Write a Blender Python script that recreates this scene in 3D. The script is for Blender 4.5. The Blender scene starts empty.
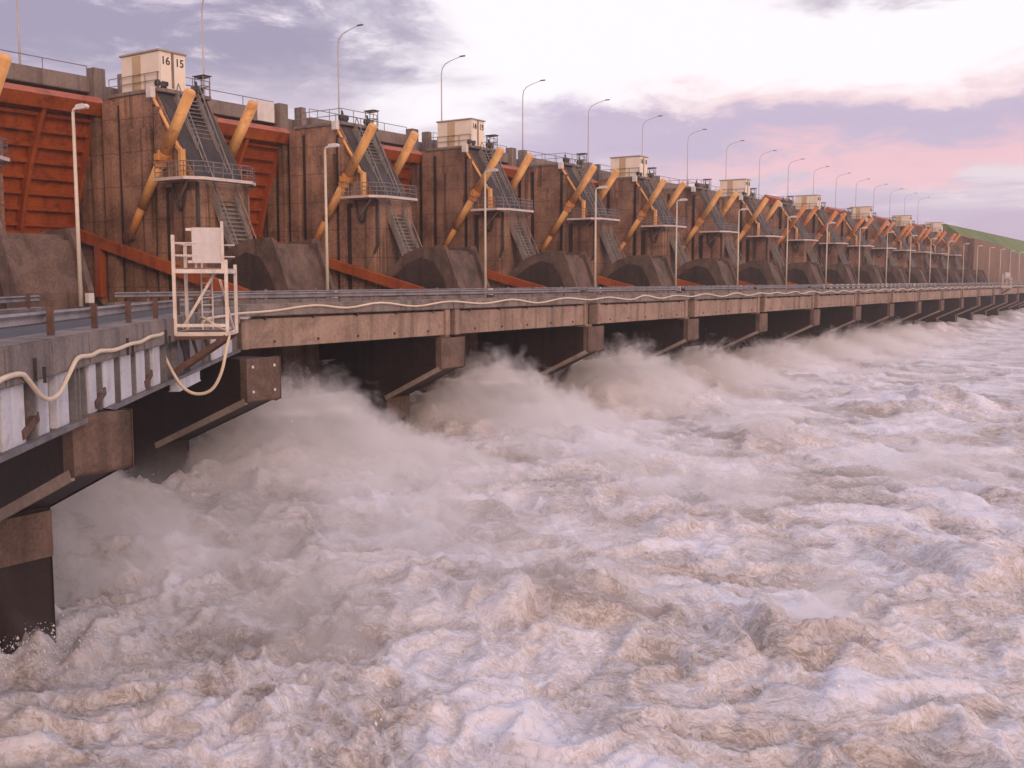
import bpy, bmesh, math, random
import numpy as np
from mathutils import Vector, Matrix
R = math.radians
random.seed(7)
S = bpy.context.scene
COL = S.collection

# ------------------------------------------------------------------ helpers
class MB:
    """collects simple shapes, then becomes ONE mesh object"""
    def __init__(s, ox=0, oy=0, oz=0):
        s.v = []; s.f = []; s.o = Vector((ox, oy, oz))
    def add(s, vs, fs):
        b = len(s.v)
        s.v += [Vector(p) - s.o for p in vs]
        s.f += [[i + b for i in f] for f in fs]
        return s
    def box(s, x0, x1, y0, y1, z0, z1):
        vs = [(x, y, z) for z in (z0, z1) for y in (y0, y1) for x in (x0, x1)]
        return s.add(vs, [(0,2,3,1),(4,5,7,6),(0,1,5,4),(2,6,7,3),(0,4,6,2),(1,3,7,5)])
    def prism(s, poly, y0, y1):           # polygon in XZ, extruded along Y
        n = len(poly)
        vs = [(x, y0, z) for x, z in poly] + [(x, y1, z) for x, z in poly]
        fs = [tuple(range(n)), tuple(range(2*n-1, n-1, -1))]
        fs += [(i, (i+1) % n, (i+1) % n + n, i + n) for i in range(n)]
        return s.add(vs, fs)
    def slab(s, poly, z0, z1):            # polygon in XY, extruded along Z
        n = len(poly)
        vs = [(x, y, z0) for x, y in poly] + [(x, y, z1) for x, y in poly]
        fs = [tuple(range(n)), tuple(range(2*n-1, n-1, -1))]
        fs += [(i, (i+1) % n, (i+1) % n + n, i + n) for i in range(n)]
        return s.add(vs, fs)
    def tube(s, pts, r, n=8):
        pts = [Vector(p) for p in pts]; rs = r if isinstance(r, (list, tuple)) else [r]*len(pts)
        rings = []; up = None
        for i, p in enumerate(pts):
            t = (pts[min(i+1, len(pts)-1)] - pts[max(i-1, 0)]).normalized()
            if up is None:
                up = Vector((0,0,1)) if abs(t.z) < .9 else Vector((1,0,0))
            a = t.cross(up).normalized(); b = a.cross(t).normalized(); up = b
            rings.append([p + rs[i]*(math.cos(2*math.pi*k/n)*a + math.sin(2*math.pi*k/n)*b) for k in range(n)])
        vs = [q for g in rings for q in g]; fs = []
        for i in range(len(pts)-1):
            for k in range(n):
                fs.append((i*n+k, i*n+(k+1) % n, (i+1)*n+(k+1) % n, (i+1)*n+k))
        fs += [tuple(range(n-1, -1, -1)), tuple(range((len(pts)-1)*n, len(pts)*n))]
        return s.add(vs, fs)
    def bar(s, p, q, w, h, up=(0,0,1)):   # rectangular bar from p to q
        p = Vector(p); q = Vector(q); t = (q-p).normalized(); u = Vector(up)
        if abs(t.dot(u)) > .95: u = Vector((1,0,0))
        a = t.cross(u).normalized()*w/2; b = a.cross(t).normalized()*h/2
        vs = [p-a-b, p+a-b, p+a+b, p-a+b, q-a-b, q+a-b, q+a+b, q-a+b]
        return s.add(vs, [(0,1,2,3),(7,6,5,4),(0,4,5,1),(1,5,6,2),(2,6,7,3),(3,7,4,0)])
    def build(s, name, mat, parent=None, smooth=False, bevel=0, label=None):
        me = bpy.data.meshes.new(name)
        me.from_pydata([tuple(v) for v in s.v], [], s.f)
        bm = bmesh.new(); bm.from_mesh(me)
        if bevel:
            es = [e for e in bm.edges if len(e.link_faces) == 2 and e.calc_face_angle(0) > .5]
            bmesh.ops.bevel(bm, geom=es, offset=bevel, segments=2, affect='EDGES', clamp_overlap=True)
        bmesh.ops.recalc_face_normals(bm, faces=bm.faces)
        bm.to_mesh(me); bm.free()
        if smooth:
            me.polygons.foreach_set('use_smooth', [True]*len(me.polygons))
        me.materials.append(mat)
        o = bpy.data.objects.new(name, me); COL.objects.link(o)
        if parent is not None: o.parent = parent
        if label: o['label'] = label
        return o

def tag(o, label=None, cat=None, group=None, kind=None):
    if label: o['label'] = label
    if cat: o['category'] = cat
    if group: o['group'] = group
    if kind: o['kind'] = kind
    return o
def empty(name, loc, rz=0):
    o = bpy.data.objects.new(name, None); COL.objects.link(o)
    o.location = loc; o.rotation_euler.z = rz; o.empty_display_size = .3
    return o
def copy_tree(o, parent=None):
    c = o.copy(); COL.objects.link(c)
    if parent is not None: c.parent = parent
    for ch in list(o.children): copy_tree(ch, c)
    return c
ORD = ['nearest', 'second', 'third', 'fourth', 'fifth', 'sixth', 'seventh', 'eighth', 'ninth', 'tenth', 'eleventh',
       'twelfth', 'thirteenth', 'fourteenth', 'fifteenth', 'sixteenth', 'seventeenth', 'eighteenth', 'nineteenth', 'twentieth', 'twenty-first']

# ------------------------------------------------------------------ materials
class NT:
    def __init__(s, nt): s.nt = nt; s.n = nt.nodes; s.l = nt.links
    def new(s, t, **k):
        nd = s.n.new(t)
        for a, b in k.items(): setattr(nd, a, b)
        return nd
    def set(s, sock, v):
        if isinstance(v, bpy.types.NodeSocket): s.l.new(v, sock)
        else: sock.default_value = v
    def math(s, op, a, b=0., c=None, clamp=False):
        m = s.new('ShaderNodeMath', operation=op, use_clamp=clamp)
        s.set(m.inputs[0], a); s.set(m.inputs[1], b)
        if c is not None: s.set(m.inputs[2], c)
        return m.outputs[0]
    def sm(s, v, lo, hi, a=0., b=1.):
        m = s.new('ShaderNodeMapRange', interpolation_type='SMOOTHSTEP')
        s.set(m.inputs[0], v); m.inputs[1].default_value = lo; m.inputs[2].default_value = hi
        m.inputs[3].default_value = a; m.inputs[4].default_value = b
        return m.outputs[0]
    def mix(s, f, a, b, mode='MIX'):
        m = s.new('ShaderNodeMix', data_type='RGBA', blend_type=mode)
        s.set(m.inputs[0], f)
        for sock, v in ((m.inputs[6], a), (m.inputs[7], b)):
            if isinstance(v, tuple): v = (*v[:3], 1)
            s.set(sock, v)
        return m.outputs[2]
    def noise(s, vec, scale, detail=5, rough=.55, dist=0., sc=None):
        if sc:
            mp = s.new('ShaderNodeMapping'); s.set(mp.inputs[0], vec); mp.inputs[3].default_value = sc; vec = mp.outputs[0]
        t = s.new('ShaderNodeTexNoise'); s.set(t.inputs['Vector'], vec)
        t.inputs['Scale'].default_value = scale; t.inputs['Detail'].default_value = detail
        t.inputs['Roughness'].default_value = rough; t.inputs['Distortion'].default_value = dist
        return t.outputs[0]
    def pos(s): return s.new('ShaderNodeNewGeometry').outputs['Position']
    def sep(s, v):
        x = s.new('ShaderNodeSeparateXYZ'); s.set(x.inputs[0], v); return x.outputs

def mk(name):
    m = bpy.data.materials.new(name); m.use_nodes = True
    k = NT(m.node_tree); b = k.n['Principled BSDF']
    return m, k, b
def weathered(name, dark, light, streak=.5, joints=0., rough=.85, bump=.25, scale=.35, stain=None, metal=0.):
    """two-tone weathered surface: blotches, runs of dirt down the face, optional formwork joints and rust/stain patches"""
    m, k, b = mk(name); p = k.pos()
    big = k.noise(p, scale, 6, .6, .4)
    fine = k.noise(p, scale*14, 6, .65)
    run = k.noise(p, 1.0, 5, .6, 0., (1.3, 1.3, .05))
    f = k.math('ADD', k.math('MULTIPLY', big, .6), k.math('MULTIPLY', fine, .4))
    f = k.sm(f, .33, .68)
    col = k.mix(f, dark, light)
    if joints: col = k.mix(k.sm(k.noise(p, .045, 4, .6), .42, .62, 0, .45), col, tuple(c*.75 for c in dark))
    rf = k.math('MULTIPLY', k.sm(run, .50, .68), streak)
    col = k.mix(rf, col, tuple(c*.38 for c in dark))
    if stain:
        sf = k.sm(k.noise(p, scale*1.7, 5, .6, .8), .55, .72)
        col = k.mix(k.math('MULTIPLY', sf, .75), col, stain)
    hgt = fine
    if joints:
        z = k.sep(p)[2]
        fr = k.math('FRACT', k.math('DIVIDE', z, joints))
        ln = k.math('LESS_THAN', fr, .035)
        col = k.mix(k.math('MULTIPLY', ln, .45), col, tuple(c*.5 for c in dark))
    k.set(b.inputs['Base Color'], col)
    b.inputs['Roughness'].default_value = rough; b.inputs['Metallic'].default_value = metal
    bp = k.new('ShaderNodeBump'); bp.inputs['Strength'].default_value = bump; bp.inputs['Distance'].default_value = .06
    k.set(bp.inputs['Height'], hgt); k.set(b.inputs['Normal'], bp.outputs[0])
    return m
M = {}
M['concrete'] = weathered('stained_concrete', (.13,.064,.042), (.45,.262,.175), .9, 2.6)
M['pale'] = weathered('pale_concrete', (.20,.135,.102), (.38,.27,.21), .55, 0, stain=(.15,.105,.085))
M['slate'] = weathered('grimy_slope', (.03,.026,.03), (.075,.062,.064), .4, 0)
M['painted_shade'] = weathered('dark_shade', (.02,.013,.011), (.07,.042,.033), .6, 0)  # shade of grooves and block sides put into a dark colour
M['crest'] = weathered('crest_concrete', (.15,.115,.10), (.27,.215,.19), .5, 0)
M['block'] = weathered('block_concrete', (.065,.041,.031), (.185,.118,.09), .45, 0, scale=.6)
M['wet_shade'] = weathered('wet_shaded_concrete', (.013,.006,.005), (.042,.018,.014), .6, 2.6, rough=.6)  # wet on the chute; under-deck shade put into the colour on bridge piers
M['orange'] = weathered('orange_gate_paint', (.30,.058,.014), (.46,.115,.024), .45, 0, rough=.55, stain=(.14,.035,.016))
M['ochre'] = weathered('ochre_cylinder_paint', (.62,.30,.09), (.80,.46,.18), .2, 0, rough=.65, stain=(.36,.14,.055), scale=.8)
M['ochre_red'] = weathered('orange_red_cylinder_paint', (.52,.17,.05), (.70,.30,.11), .25, 0, rough=.65, stain=(.34,.09,.04), scale=.8)
M['rod'] = weathered('rusty_rod', (.48,.20,.06), (.68,.33,.10), .25, 0, rough=.5, scale=.8)
M['rust'] = weathered('rusty_dark_steel', (.07,.035,.026), (.15,.075,.052), .4, 0, rough=.7, scale=1.2)
M['galv'] = weathered('galvanised_steel', (.13,.115,.118), (.27,.24,.245), .3, 0, rough=.55, scale=.9)
M['stair'] = weathered('grey_stair_steel', (.17,.143,.13), (.31,.27,.25), .35, 0, rough=.6, scale=.9)
M['black'] = weathered('dark_equipment', (.02,.018,.018), (.06,.05,.048), .2, 0, rough=.6, scale=2)
M['cream'] = weathered('cream_cabin_paint', (.78,.66,.52), (.88,.78,.66), .12, 0, rough=.6, scale=.6)
M['white'] = weathered('white_paint', (.62,.57,.55), (.78,.73,.70), .15, 0, rough=.5, scale=.9)
M['door'] = weathered('tan_door_paint', (.50,.36,.20), (.60,.44,.26), .1, 0, rough=.6, scale=.9)
M['roof'] = weathered('cabin_roof', (.34,.26,.2), (.45,.36,.29), .2, 0, rough=.7)
M['pole'] = weathered('pale_pole_paint', (.60,.52,.42), (.72,.64,.53), .15, 0, rough=.5, scale=.9)
M['hose'] = weathered('cream_hose', (.60,.48,.34), (.74,.62,.46), .1, 0, rough=.6, scale=1.5)
M['panel'] = weathered('pale_steel_panel', (.46,.46,.50), (.66,.66,.70), .35, 0, rough=.5, scale=.7, stain=(.34,.31,.32))
M['web'] = weathered('grey_steel_web', (.11,.10,.105), (.21,.195,.20), .5, 0, rough=.6, scale=.8)
M['curb'] = weathered('weathered_curb', (.13,.105,.096), (.27,.225,.205), .6, 0, scale=.7)
M['edge'] = weathered('pale_edge_concrete', (.24,.18,.15), (.40,.32,.27), .3, 0)
M['asphalt'] = weathered('asphalt', (.04,.038,.042), (.065,.06,.065), 0, 0, rough=.8, scale=.7)
M['tower'] = weathered('white_tower_paint', (.58,.48,.41), (.82,.73,.66), .45, 0, rough=.5, scale=1.2)
M['board'] = weathered('grey_white_board', (.58,.53,.53), (.68,.63,.63), .15, 0, rough=.5)
M['plank'] = weathered('platform_edge', (.55,.47,.43), (.70,.62,.57), .2, 0, rough=.55)
M['ink'] = weathered('black_lettering', (.015,.014,.014), (.03,.028,.028), 0, 0, rough=.6)
M['soil'] = weathered('brown_bank', (.15,.085,.055), (.26,.16,.11), .5, 0, scale=.12)
m, k, b = mk('hill_grass'); p = k.pos()
k.set(b.inputs['Base Color'], k.mix(k.sm(k.noise(p, .09, 6, .65), .35, .65), (.07,.125,.022), (.15,.18,.045)))
b.inputs['Roughness'].default_value = 1.; M['grass'] = m

# ------------------------------------------------------------------ dam geometry constants
Y0 = 53.6; P = 20.0; X0 = -62.0
PIERS = list(range(-1, 15))               # dam piers; pier 0 carries the first cabin
def yc(j): return Y0 + P*j
def rank(j):                              # words that place a pier in the row
    return ORD[j+1]

# ---- dam pier
def railing(pts, z0, h=1.05, r=.035, mids=(.55,), step=1.5, o=(0,0,0)):
    m_ = MB(*o)
    for a, b_ in zip(pts[:-1], pts[1:]):
        a = Vector((*a, z0)) if len(a) == 2 else Vector(a); b_ = Vector((*b_, z0)) if len(b_) == 2 else Vector(b_)
        L = (b_-a).length; n = max(1, round(L/step))
        for i in range(n+1):
            q = a.lerp(b_, i/n); m_.tube([q, q+Vector((0,0,h))], r, 5)
        for t in (*mids, 1):
            m_.tube([a+Vector((0,0,h*t)), b_+Vector((0,0,h*t))], r, 5)
    return m_
HW = 2.4
def make_pier():
    r = empty('dam_pier', (X0, yc(0), 0))
    O = (X0, 0, 0)
    body = MB(*O)
    body.prism([(-92,-3),(-92,25.9),(-76,25.9),(-76,25.2),(-66.8,25.2),(-62.6,18.5),(-62.3,18.0),(-62.3,-3)], -HW, HW)
    for sgn in (-1, 1):
        def pil(x0, x1, z0, z1, d):
            ya, yb = sorted((sgn*(HW-.05), sgn*(HW+d))); body.box(x0, x1, ya, yb, z0, z1)
        pil(-76.1, -75.0, 2, 24.9, .35); pil(-74.3, -73.5, 2, 24.9, .6); pil(-72.7, -71.6, 2, 24.9, .6)
        pil(-70.7, -67.25, 2, 22.6, .36); pil(-70.9, -70.55, 2, 25.0, .32); pil(-66.6, -66.0, 2, 24.0, .45)
        pil(-65.2, -62.45, 2, 17.6, .34)
    body.build('pier_body', M['concrete'], r, bevel=.05)
    for sgn in (-1, 1):
        for x0, x1, z1 in ((-74.95,-74.35,24.6),(-73.45,-72.75,24.6),(-71.5,-70.95,24.6),(-67.2,-66.65,24.3),(-65.95,-65.25,18.0)):
            ya, yb = sorted((sgn*(HW-.05), sgn*(HW+.02)))
            MB(*O).box(x0, x1, ya, yb, 2, z1).build('painted_shade', M['painted_shade'], r)  # dark strip paints the shade in the groove between pilasters
    cap = MB(*O).box(-72.6, -66.3, -HW-.12, HW+.12, 25.203, 25.5)
    cap.build('cap_slab', M['crest'], r, bevel=.04)
    sl = MB(*O).prism([(-66.9,25.1),(-66.72,25.24),(-62.5,18.55),(-62.7,18.4)], -HW+.12, HW-.12)
    sl.build('sloping_nose', M['slate'], r)
    blk = MB(*O).prism([(-62.28,-3),(-62.28,9.6),(-61.0,11.6),(-59.2,13.0),(-57.6,13.5),(-55.2,13.65),(-53.75,10.3),(-53.7,-3)], -2.1, 2.6)
    blk.build('trunnion_block', M['block'], r, bevel=.38)
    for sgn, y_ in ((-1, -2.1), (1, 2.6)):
        shade_plate = MB(*O)
        shade_plate.prism([(-62.25,4),(-62.25,9.3),(-60.9,11.1),(-59.0,12.4),(-57.5,12.95),(-56.1,12.6),(-55.1,11.2),(-54.4,9.4),(-54.2,4)], *sorted((y_-.2*sgn, y_+.14*sgn)))
        shade_plate.build('side_shade_plate', M['painted_shade'], r, bevel=.05)  # added dark plate, the block side's shade painted in its colour and outline
    # posts at the end of the crest beam
    for ya, yb in ((-2.35, -1.25), (.5, 1.15)):
        MB(*O).box(-75.5, -74.5, ya, yb, 25.21, 27.9).build('stub_post', M['crest'], r, bevel=.04)
    MB(*O).box(-67.2, -66.6, -3.0, -2.55, 24.7, 25.5).build('junction_box', M['white'], r, bevel=.03)
    # platform round the nose
    poly = [(-65.2,-4.1),(-61.8,-4.1),(-60.9,-2.9),(-60.9,1.6),(-61.9,2.9),(-65.2,2.9),(-65.2,2.43),(-61.9,2.43),(-61.9,-2.58),(-65.2,-2.58)]
    pf = MB(*O).slab(poly, 18.3, 18.52).build('platform', M['plank'], r)
    railing([(-65.1,-4.0),(-61.85,-4.0),(-61.0,-2.85),(-61.0,1.55),(-61.95,2.8),(-65.1,2.8)], 18.52, 1.1, .035, (.35,.68), .8, O).build('railing', M['galv'], pf)
    for y_ in (-3.6, 2.7):
        MB(*O).bar((-61.9, y_, 18.3), (-64.0, y_*.80, 16.8), .12, .12).build('platform_brace', M['stair'], pf)
    # stair: upper flight down the slope, lower flight to the block
    st = MB(*O)
    a = Vector((-66.3,0,25.0)); b_ = Vector((-59.7,0,11.9))
    for y_ in (-.95, 1.05):
        st.bar(a+Vector((0,y_,0)), b_+Vector((0,y_,0)), .12, .46)
    n = 40
    for i in range(n):
        q = a.lerp(b_, (i+.5)/n); st.box(q.x-.14, q.x+.14, -.9, 1.0, q.z-.025, q.z+.025)
    st.bar(a+Vector((-.25,.05,-.1)), b_+Vector((-.25,.05,-.1)), 2.0, .06)
    sto = st.build('stair', M['stair'], r)
    hr = MB(*O)
    for y_ in (-.95, 1.05):
        up = Vector((.35,0,.95))
        for t in (.5, 1.): hr.tube([a+Vector((0,y_,0))+up*t, b_+Vector((0,y_,0))+up*t], .045, 6)
        for i in range(13):
            q = a.lerp(b_, i/12)+Vector((0,y_,0)); hr.tube([q, q+up], .04, 5)
    hr.build('handrail', M['stair'], sto)
    # drain pipe and hanging cable
    MB(*O).tube([(-62.05,-2.62,18.2),(-62.05,-2.62,14.2),(-63.9,-2.62,11.2),(-64.8,-2.62,9.8)], .13, 8).build('drain_pipe', M['black'], r, True)
    cab = []
    for i in range(13):
        t = i/12; cab.append((-64.4+1.5*t, -2.95, 18.2-2.0*math.sin(math.pi*t)))
    MB(*O).tube(cab, .10, 6).build('hanging_cable', M['black'], r, True)
    brace = MB(*O).tube([(-67.0,-2.62,25.0),(-64.1,-2.62,20.9)], .13, 8)
    brace.box(-63.85, -63.55, -2.85, -2.42, 18.6, 20.7).bar((-64.3,-2.62,20.95),(-63.6,-2.62,20.5),.25,.25)
    brace.build('cylinder_bracket', M['ochre'], r)
    for x_, y_ in ((-66.6,-2.0),(-66.5,1.3)):
        eq = MB(*O); eq.tube([(x_,y_-.45,25.85),(x_,y_+.45,25.85)], .27, 10); eq.box(x_-.3,x_+.3,y_-.25,y_+.25,25.505,25.8); eq.box(x_-.2,x_+.2,y_-.2,y_+.2,25.7,25.95); eq.tube([(x_,y_,25.9),(x_-.2,y_,26.5)], .1, 6)
        eq.build('valve_block', M['black'], r, True)
    return r
# ---- cylinder (two per pier)
def make_cylinder():
    r = empty('hydraulic_cylinder', (X0, 0, 14))
    O = (X0, 0, 14)
    T = Vector((-62.0,0,24.75)); B_ = Vector((-69.7,0,14.4)); d = (B_-T).normalized()
    L = (B_-T).length
    at = lambda s_: T+d*s_
    MB(*O).tube([at(0), at(.12), at(.12), at(5.4)], [.34,.41,.41,.41], 16).build('barrel', M['ochre'], r, True)
    c = MB(*O).tube([at(5.35), at(5.75)], .52, 16).tube([at(6.1), at(6.4)], .50, 16).tube([at(5.7), at(6.2)], .45, 16)
    c.box(-65.7, -65.2, -.6, .6, 19.9, 20.4)
    c.build('collar', M['rod'], r)
    MB(*O).tube([at(6.3), at(10.2)], .38, 14).build('lower_barrel', M['ochre'], r, True)
    MB(*O).tube([at(10.1), at(L+.1)], [.30,.30], 12).build('rod', M['rod'], r, True)
    MB(*O).tube([at(L)+Vector((0,-.35,0)), at(L)+Vector((0,.35,0))], .42, 12).build('pin', M['rust'], r)
    return r
# ---- radial gate
GC = Vector((-43.8, 0, 6.2)); GR = 35.35
def make_gate(dl=0.):
    r = empty('radial_gate', (X0, 0, 10)); O = (X0, 0, 10)
    a0, a1 = R(14.4+dl), R(31.0+dl)
    def gp(a, y, rr=GR): return (GC.x - rr*math.cos(a), y, GC.z + rr*math.sin(a))
    def arc(m_, y0, y1, r0, r1, a_0, a_1, n):
        for i in range(n):
            aa, ab = a_0+(a_1-a_0)*i/n, a_0+(a_1-a_0)*(i+1)/n
            m_.add([gp(aa,y0,r0),gp(aa,y1,r0),gp(aa,y1,r1),gp(aa,y0,r1),gp(ab,y0,r0),gp(ab,y1,r0),gp(ab,y1,r1),gp(ab,y0,r1)],
                   [(0,3,2,1),(4,5,6,7),(0,1,5,4),(1,2,6,5),(2,3,7,6),(3,0,4,7)])
        return m_
    arc(MB(*O), -7.4, 7.4, GR, GR+.06, a0, a1, 20).build('skin_plate', M['orange'], r)
    for y_ in (-7.2, -2.6, 2.6, 7.2):
        arc(MB(*O), y_-.16, y_+.16, GR-.85, GR-.02, a0, a1, 16).build('vertical_beam', M['orange'], r)
    nr = 8
    for i in range(nr):
        a = a0+(a1-a0)*(i+.3)/nr
        arc(MB(*O), -7.36, 7.36, GR-.42, GR-.01, a, a+R(.42), 1).build('horizontal_rib', M['orange'], r)
    arc(MB(*O), -7.42, 7.42, GR-1.0, GR+.05, a1, a1+R(1.8), 2).build('top_beam', M['orange'], r)
    arc(MB(*O), -7.42, 7.42, GR-.95, GR+.05, a0-R(1.1), a0, 1).build('bottom_beam', M['orange'], r)
    for y_ in (-6.9, 6.9):
        ar = MB(*O).bar((-56.6, y_, 9.9), gp(a0+R(.2), y_, GR-.7), .55, .85)
        ar.build('arm', M['orange'], r)
        q = Vector(gp(a0, y_, GR-4.6)); q.z = 9.9+(gp(a0, y_, GR-.7)[2]-9.9)*.8
        MB(*O).bar((q.x, y_, q.z-.2), (q.x-.1, y_, q.z-4.2), .5, .75).build('strut', M['orange'], r)
    return r
HUTN = {j: (16-j, 15-j) for j in range(0, 15, 2)}
def make_text(body, size):
    cu = bpy.data.curves.new('number', 'FONT'); cu.body = body; cu.size = size; cu.align_x = 'CENTER'; cu.extrude = .008
    cu.offset = .012
    o = bpy.data.objects.new('number', cu); COL.objects.link(o)
    dg = bpy.context.evaluated_depsgraph_get(); me = bpy.data.meshes.new_from_object(o.evaluated_get(dg))
    bpy.data.objects.remove(o); me.materials.clear(); me.materials.append(M['ink']); me.name = 'number'
    o = bpy.data.objects.new('number', me); COL.objects.link(o); return o
def make_hut():
    r = empty('control_cabin', (-68.7, 0, 25.5)); O = (-68.7, 0, 25.5)
    MB(*O).box(-71.0,-66.4,-2.3,.12,25.504,28.22).build('wall', M['cream'], r, bevel=.02)
    MB(*O).box(-71.12,-66.28,-2.42,.24,28.223,28.36).build('roof', M['roof'], r, bevel=.02)
    d = MB(*O).box(-69.6,-68.6,-2.34,-2.303,25.6,28.1).build('door', M['door'], r)
    MB(*O).box(-68.75,-68.68,-2.40,-2.343,26.6,26.75).build('handle', M['black'], d)
    MB(*O).box(-66.397,-66.36,-1.2,-.98,25.6,28.2).build('divider_strip', M['crest'], r)
    MB(*O).box(-66.397,-66.355,-2.25,-2.16,25.6,28.2).build('corner_trim', M['white'], r)
    return r
hut0 = make_hut()
pier0 = make_pier(); cyl0 = make_cylinder()
def pier_words(j):
    if j == -1: return 'at the left edge of the photo'
    if j in HUTN: return 'carrying the cream cabin numbered %d %d' % HUTN[j]
    return 'without a cabin, next beyond the cabin numbered %d %d' % HUTN[j-1]
def bay_words(i):
    return ('just beyond the cabin numbered %d %d' % HUTN[i]) if i in HUTN else ('just before the cabin numbered %d %d' % HUTN[i+1])
frame_src = rail_src = None
for j in PIERS:
    o = pier0 if j == 0 else copy_tree(pier0)
    o.location = (X0, yc(j), 0)
    for ch in list(o.children):          # the piers are not all fitted alike
        kn = ch.name.split('.')[0]
        if (kn == 'hanging_cable' and j in (3, 6, 9, 12)) or (kn == 'drain_pipe' and j in (4, 7, 8, 11)) or (kn == 'cylinder_bracket' and j in (5, 10)):
            bpy.data.objects.remove(ch)
    tag(o, 'brown concrete dam pier ' + pier_words(j), 'dam pier', 'dam piers between the spillway gates')
    for sgn, yy in ((-1, -3.0), (1, 3.0)):
        c = cyl0 if (j == 0 and sgn == -1) else copy_tree(cyl0)
        c.location = (X0, yc(j)+yy, 14)
        if j > 0: c.rotation_euler.y = R(random.uniform(-1.1, 1.1))
        if j >= 7:                      # the far ones are painted a redder orange
            for ch in c.children:
                if ch.name.split('.')[0] in ('barrel', 'lower_barrel', 'rod'):
                    ch.material_slots[0].link = 'OBJECT'; ch.material_slots[0].material = M['ochre_red']
        tag(c, ('%s %s cylinder on the pier ' % ('orange' if j >= 7 else 'ochre', 'near-side' if sgn < 0 else 'far-side')) + pier_words(j), 'hydraulic cylinder', 'hydraulic gate cylinders leaning on the dam piers')
    # small gantry frame and handrail on the pier top
    if frame_src is None:
        fr = empty('gantry_frame', (-66.6, 0, 25.5)); O = (-66.6, 0, 25.5)
        g = MB(*O)
        for x_ in (-67.1,-66.1):
            for y_ in (1.55, 2.2): g.tube([(x_,y_,25.5),(x_,y_,26.95)], .045, 6)
        for z_ in (26.2, 26.9):
            g.tube([(-67.1,1.55,z_),(-66.1,1.55,z_)], .045, 5).tube([(-67.1,2.2,z_),(-66.1,2.2,z_)], .045, 5).tube([(-66.1,1.55,z_),(-66.1,2.2,z_)], .045, 5).tube([(-67.1,1.55,z_),(-67.1,2.2,z_)], .045, 5)
        g.build('frame', M['stair'], fr)
        MB(*O).box(-67.25,-65.95,1.45,2.3,26.96,27.02).build('top_plate', M['black'], fr)
        rl = empty('pier_railing', (-66.6, 0, 25.5))
        railing([(-72.4,-2.45),(-66.45,-2.45),(-66.45,2.45)], 25.5, 1.15, .035, (.5,), 1.45, O).build('rail', M['galv'], rl)
        frame_src, rail_src = fr, rl
    else:
        fr = copy_tree(frame_src); rl = copy_tree(rail_src)
    fr.location = (-66.6, yc(j), 25.5); rl.location = (-66.6, yc(j), 25.5)
    tag(fr, 'small dark frame on the pier ' + pier_words(j), 'steel frame', 'gantry frames on the pier tops')
    tag(rl, 'thin grey railing topping the pier ' + pier_words(j), 'railing', 'railings on the pier tops')
    if j in HUTN:
        h = hut0 if j == 0 else copy_tree(hut0)
        h.location = (-68.7, yc(j), 25.5)
        for kx, nb in enumerate(HUTN[j]):
            t = make_text(str(nb), .82); t.parent = h
            t.rotation_euler = (R(90), 0, R(90)); t.location = (-66.385+68.7, (-1.72 if kx == 0 else -.43), 27.3-25.5)
        tag(h, 'cream control cabin on a dam pier with the numbers %d %d on its downstream end' % HUTN[j], 'cabin', 'numbered control cabins along the dam crest')
gates = {}
for i in PIERS:
    dl = 0 if i < 7 else 4.5
    if dl not in gates: gates[dl] = make_gate(dl); g = gates[dl]
    else: g = copy_tree(gates[dl])
    g.location = (X0, yc(i)+10.05, 10)
    tag(g, 'orange ribbed steel gate %s, in the bay %s' % ('partly raised' if dl == 0 else 'raised higher', bay_words(i)), 'gate', 'orange spillway gates')
# crest beams, crest rails, crest lamps
bm0 = empty('crest_beam', (-75.5, 0, 26)); O = (-75.5, 0, 26)
MB(*O).box(-76.0,-75.0,-7.65,7.65,25.95,27.2).build('beam', M['crest'], bm0, bevel=.05)
cr0 = empty('crest_railing', (-75.3, 0, 27.2)); O = (-75.3, 0, 27.2)
railing([(-75.3,-7.6),(-75.3,7.6)], 27.2, .85, .04, (), 3.8, O).build('rail', M['galv'], cr0)
M['lamp_grey'] = weathered('pale_lamp_steel', (.42,.37,.37), (.56,.50,.50), .2, 0, rough=.5)
lp0 = empty('crest_lamp', (-85.8, 0, 27)); O = (-85.8, 0, 27)
arm = [(-85.8,0,27),(-85.8,0,33),(-85.8,0,38.6),(-85.65,0,39.4),(-85.1,0,39.95),(-84.2,0,40.25),(-82.6,0,40.6)]
MB(*O).tube(arm, [.12,.09,.07,.065,.06,.055,.05], 8).build('pole', M['lamp_grey'], lp0, True)
MB(*O).box(-82.7,-81.8,-.15,.15,40.54,40.70).build('lamp_head', M['galv'], lp0, bevel=.06)
for i in PIERS:
    b_ = bm0 if i == -1 else copy_tree(bm0); b_.location = (-75.5, yc(i)+10, 26)
    tag(b_, 'grey concrete crest beam over the bay ' + bay_words(i), 'beam', 'crest beams above the gates')
    c_ = cr0 if i == -1 else copy_tree(cr0); c_.location = (-75.3, yc(i)+10, 27.2)
    tag(c_, 'thin railing on the crest beam ' + bay_words(i), 'railing', 'railings along the dam crest')
MB(-75.5, yc(0)+10, 26).box(-74.98,-74.88,yc(0)+15.2,yc(0)+17.3,26.0,27.9).build('white_panel', M['white'], [o for o in COL.objects if o.name.startswith('crest_beam') and abs(o.location.y-yc(0)-10) < .1][0])
for kk in range(0, 18):
    l_ = lp0 if kk == 0 else copy_tree(lp0); l_.location = (-86.75, 52.5+20*kk, 26.9)
    tag(l_, '%s tall grey lamp post on the dam crest, counted from the left' % ORD[kk], 'lamp post', 'tall lamp posts along the dam crest')
tag(MB().box(-94,-76.0,-20,356,25.905,26.85).build('crest_road', M['crest']), kind='structure')
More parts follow.
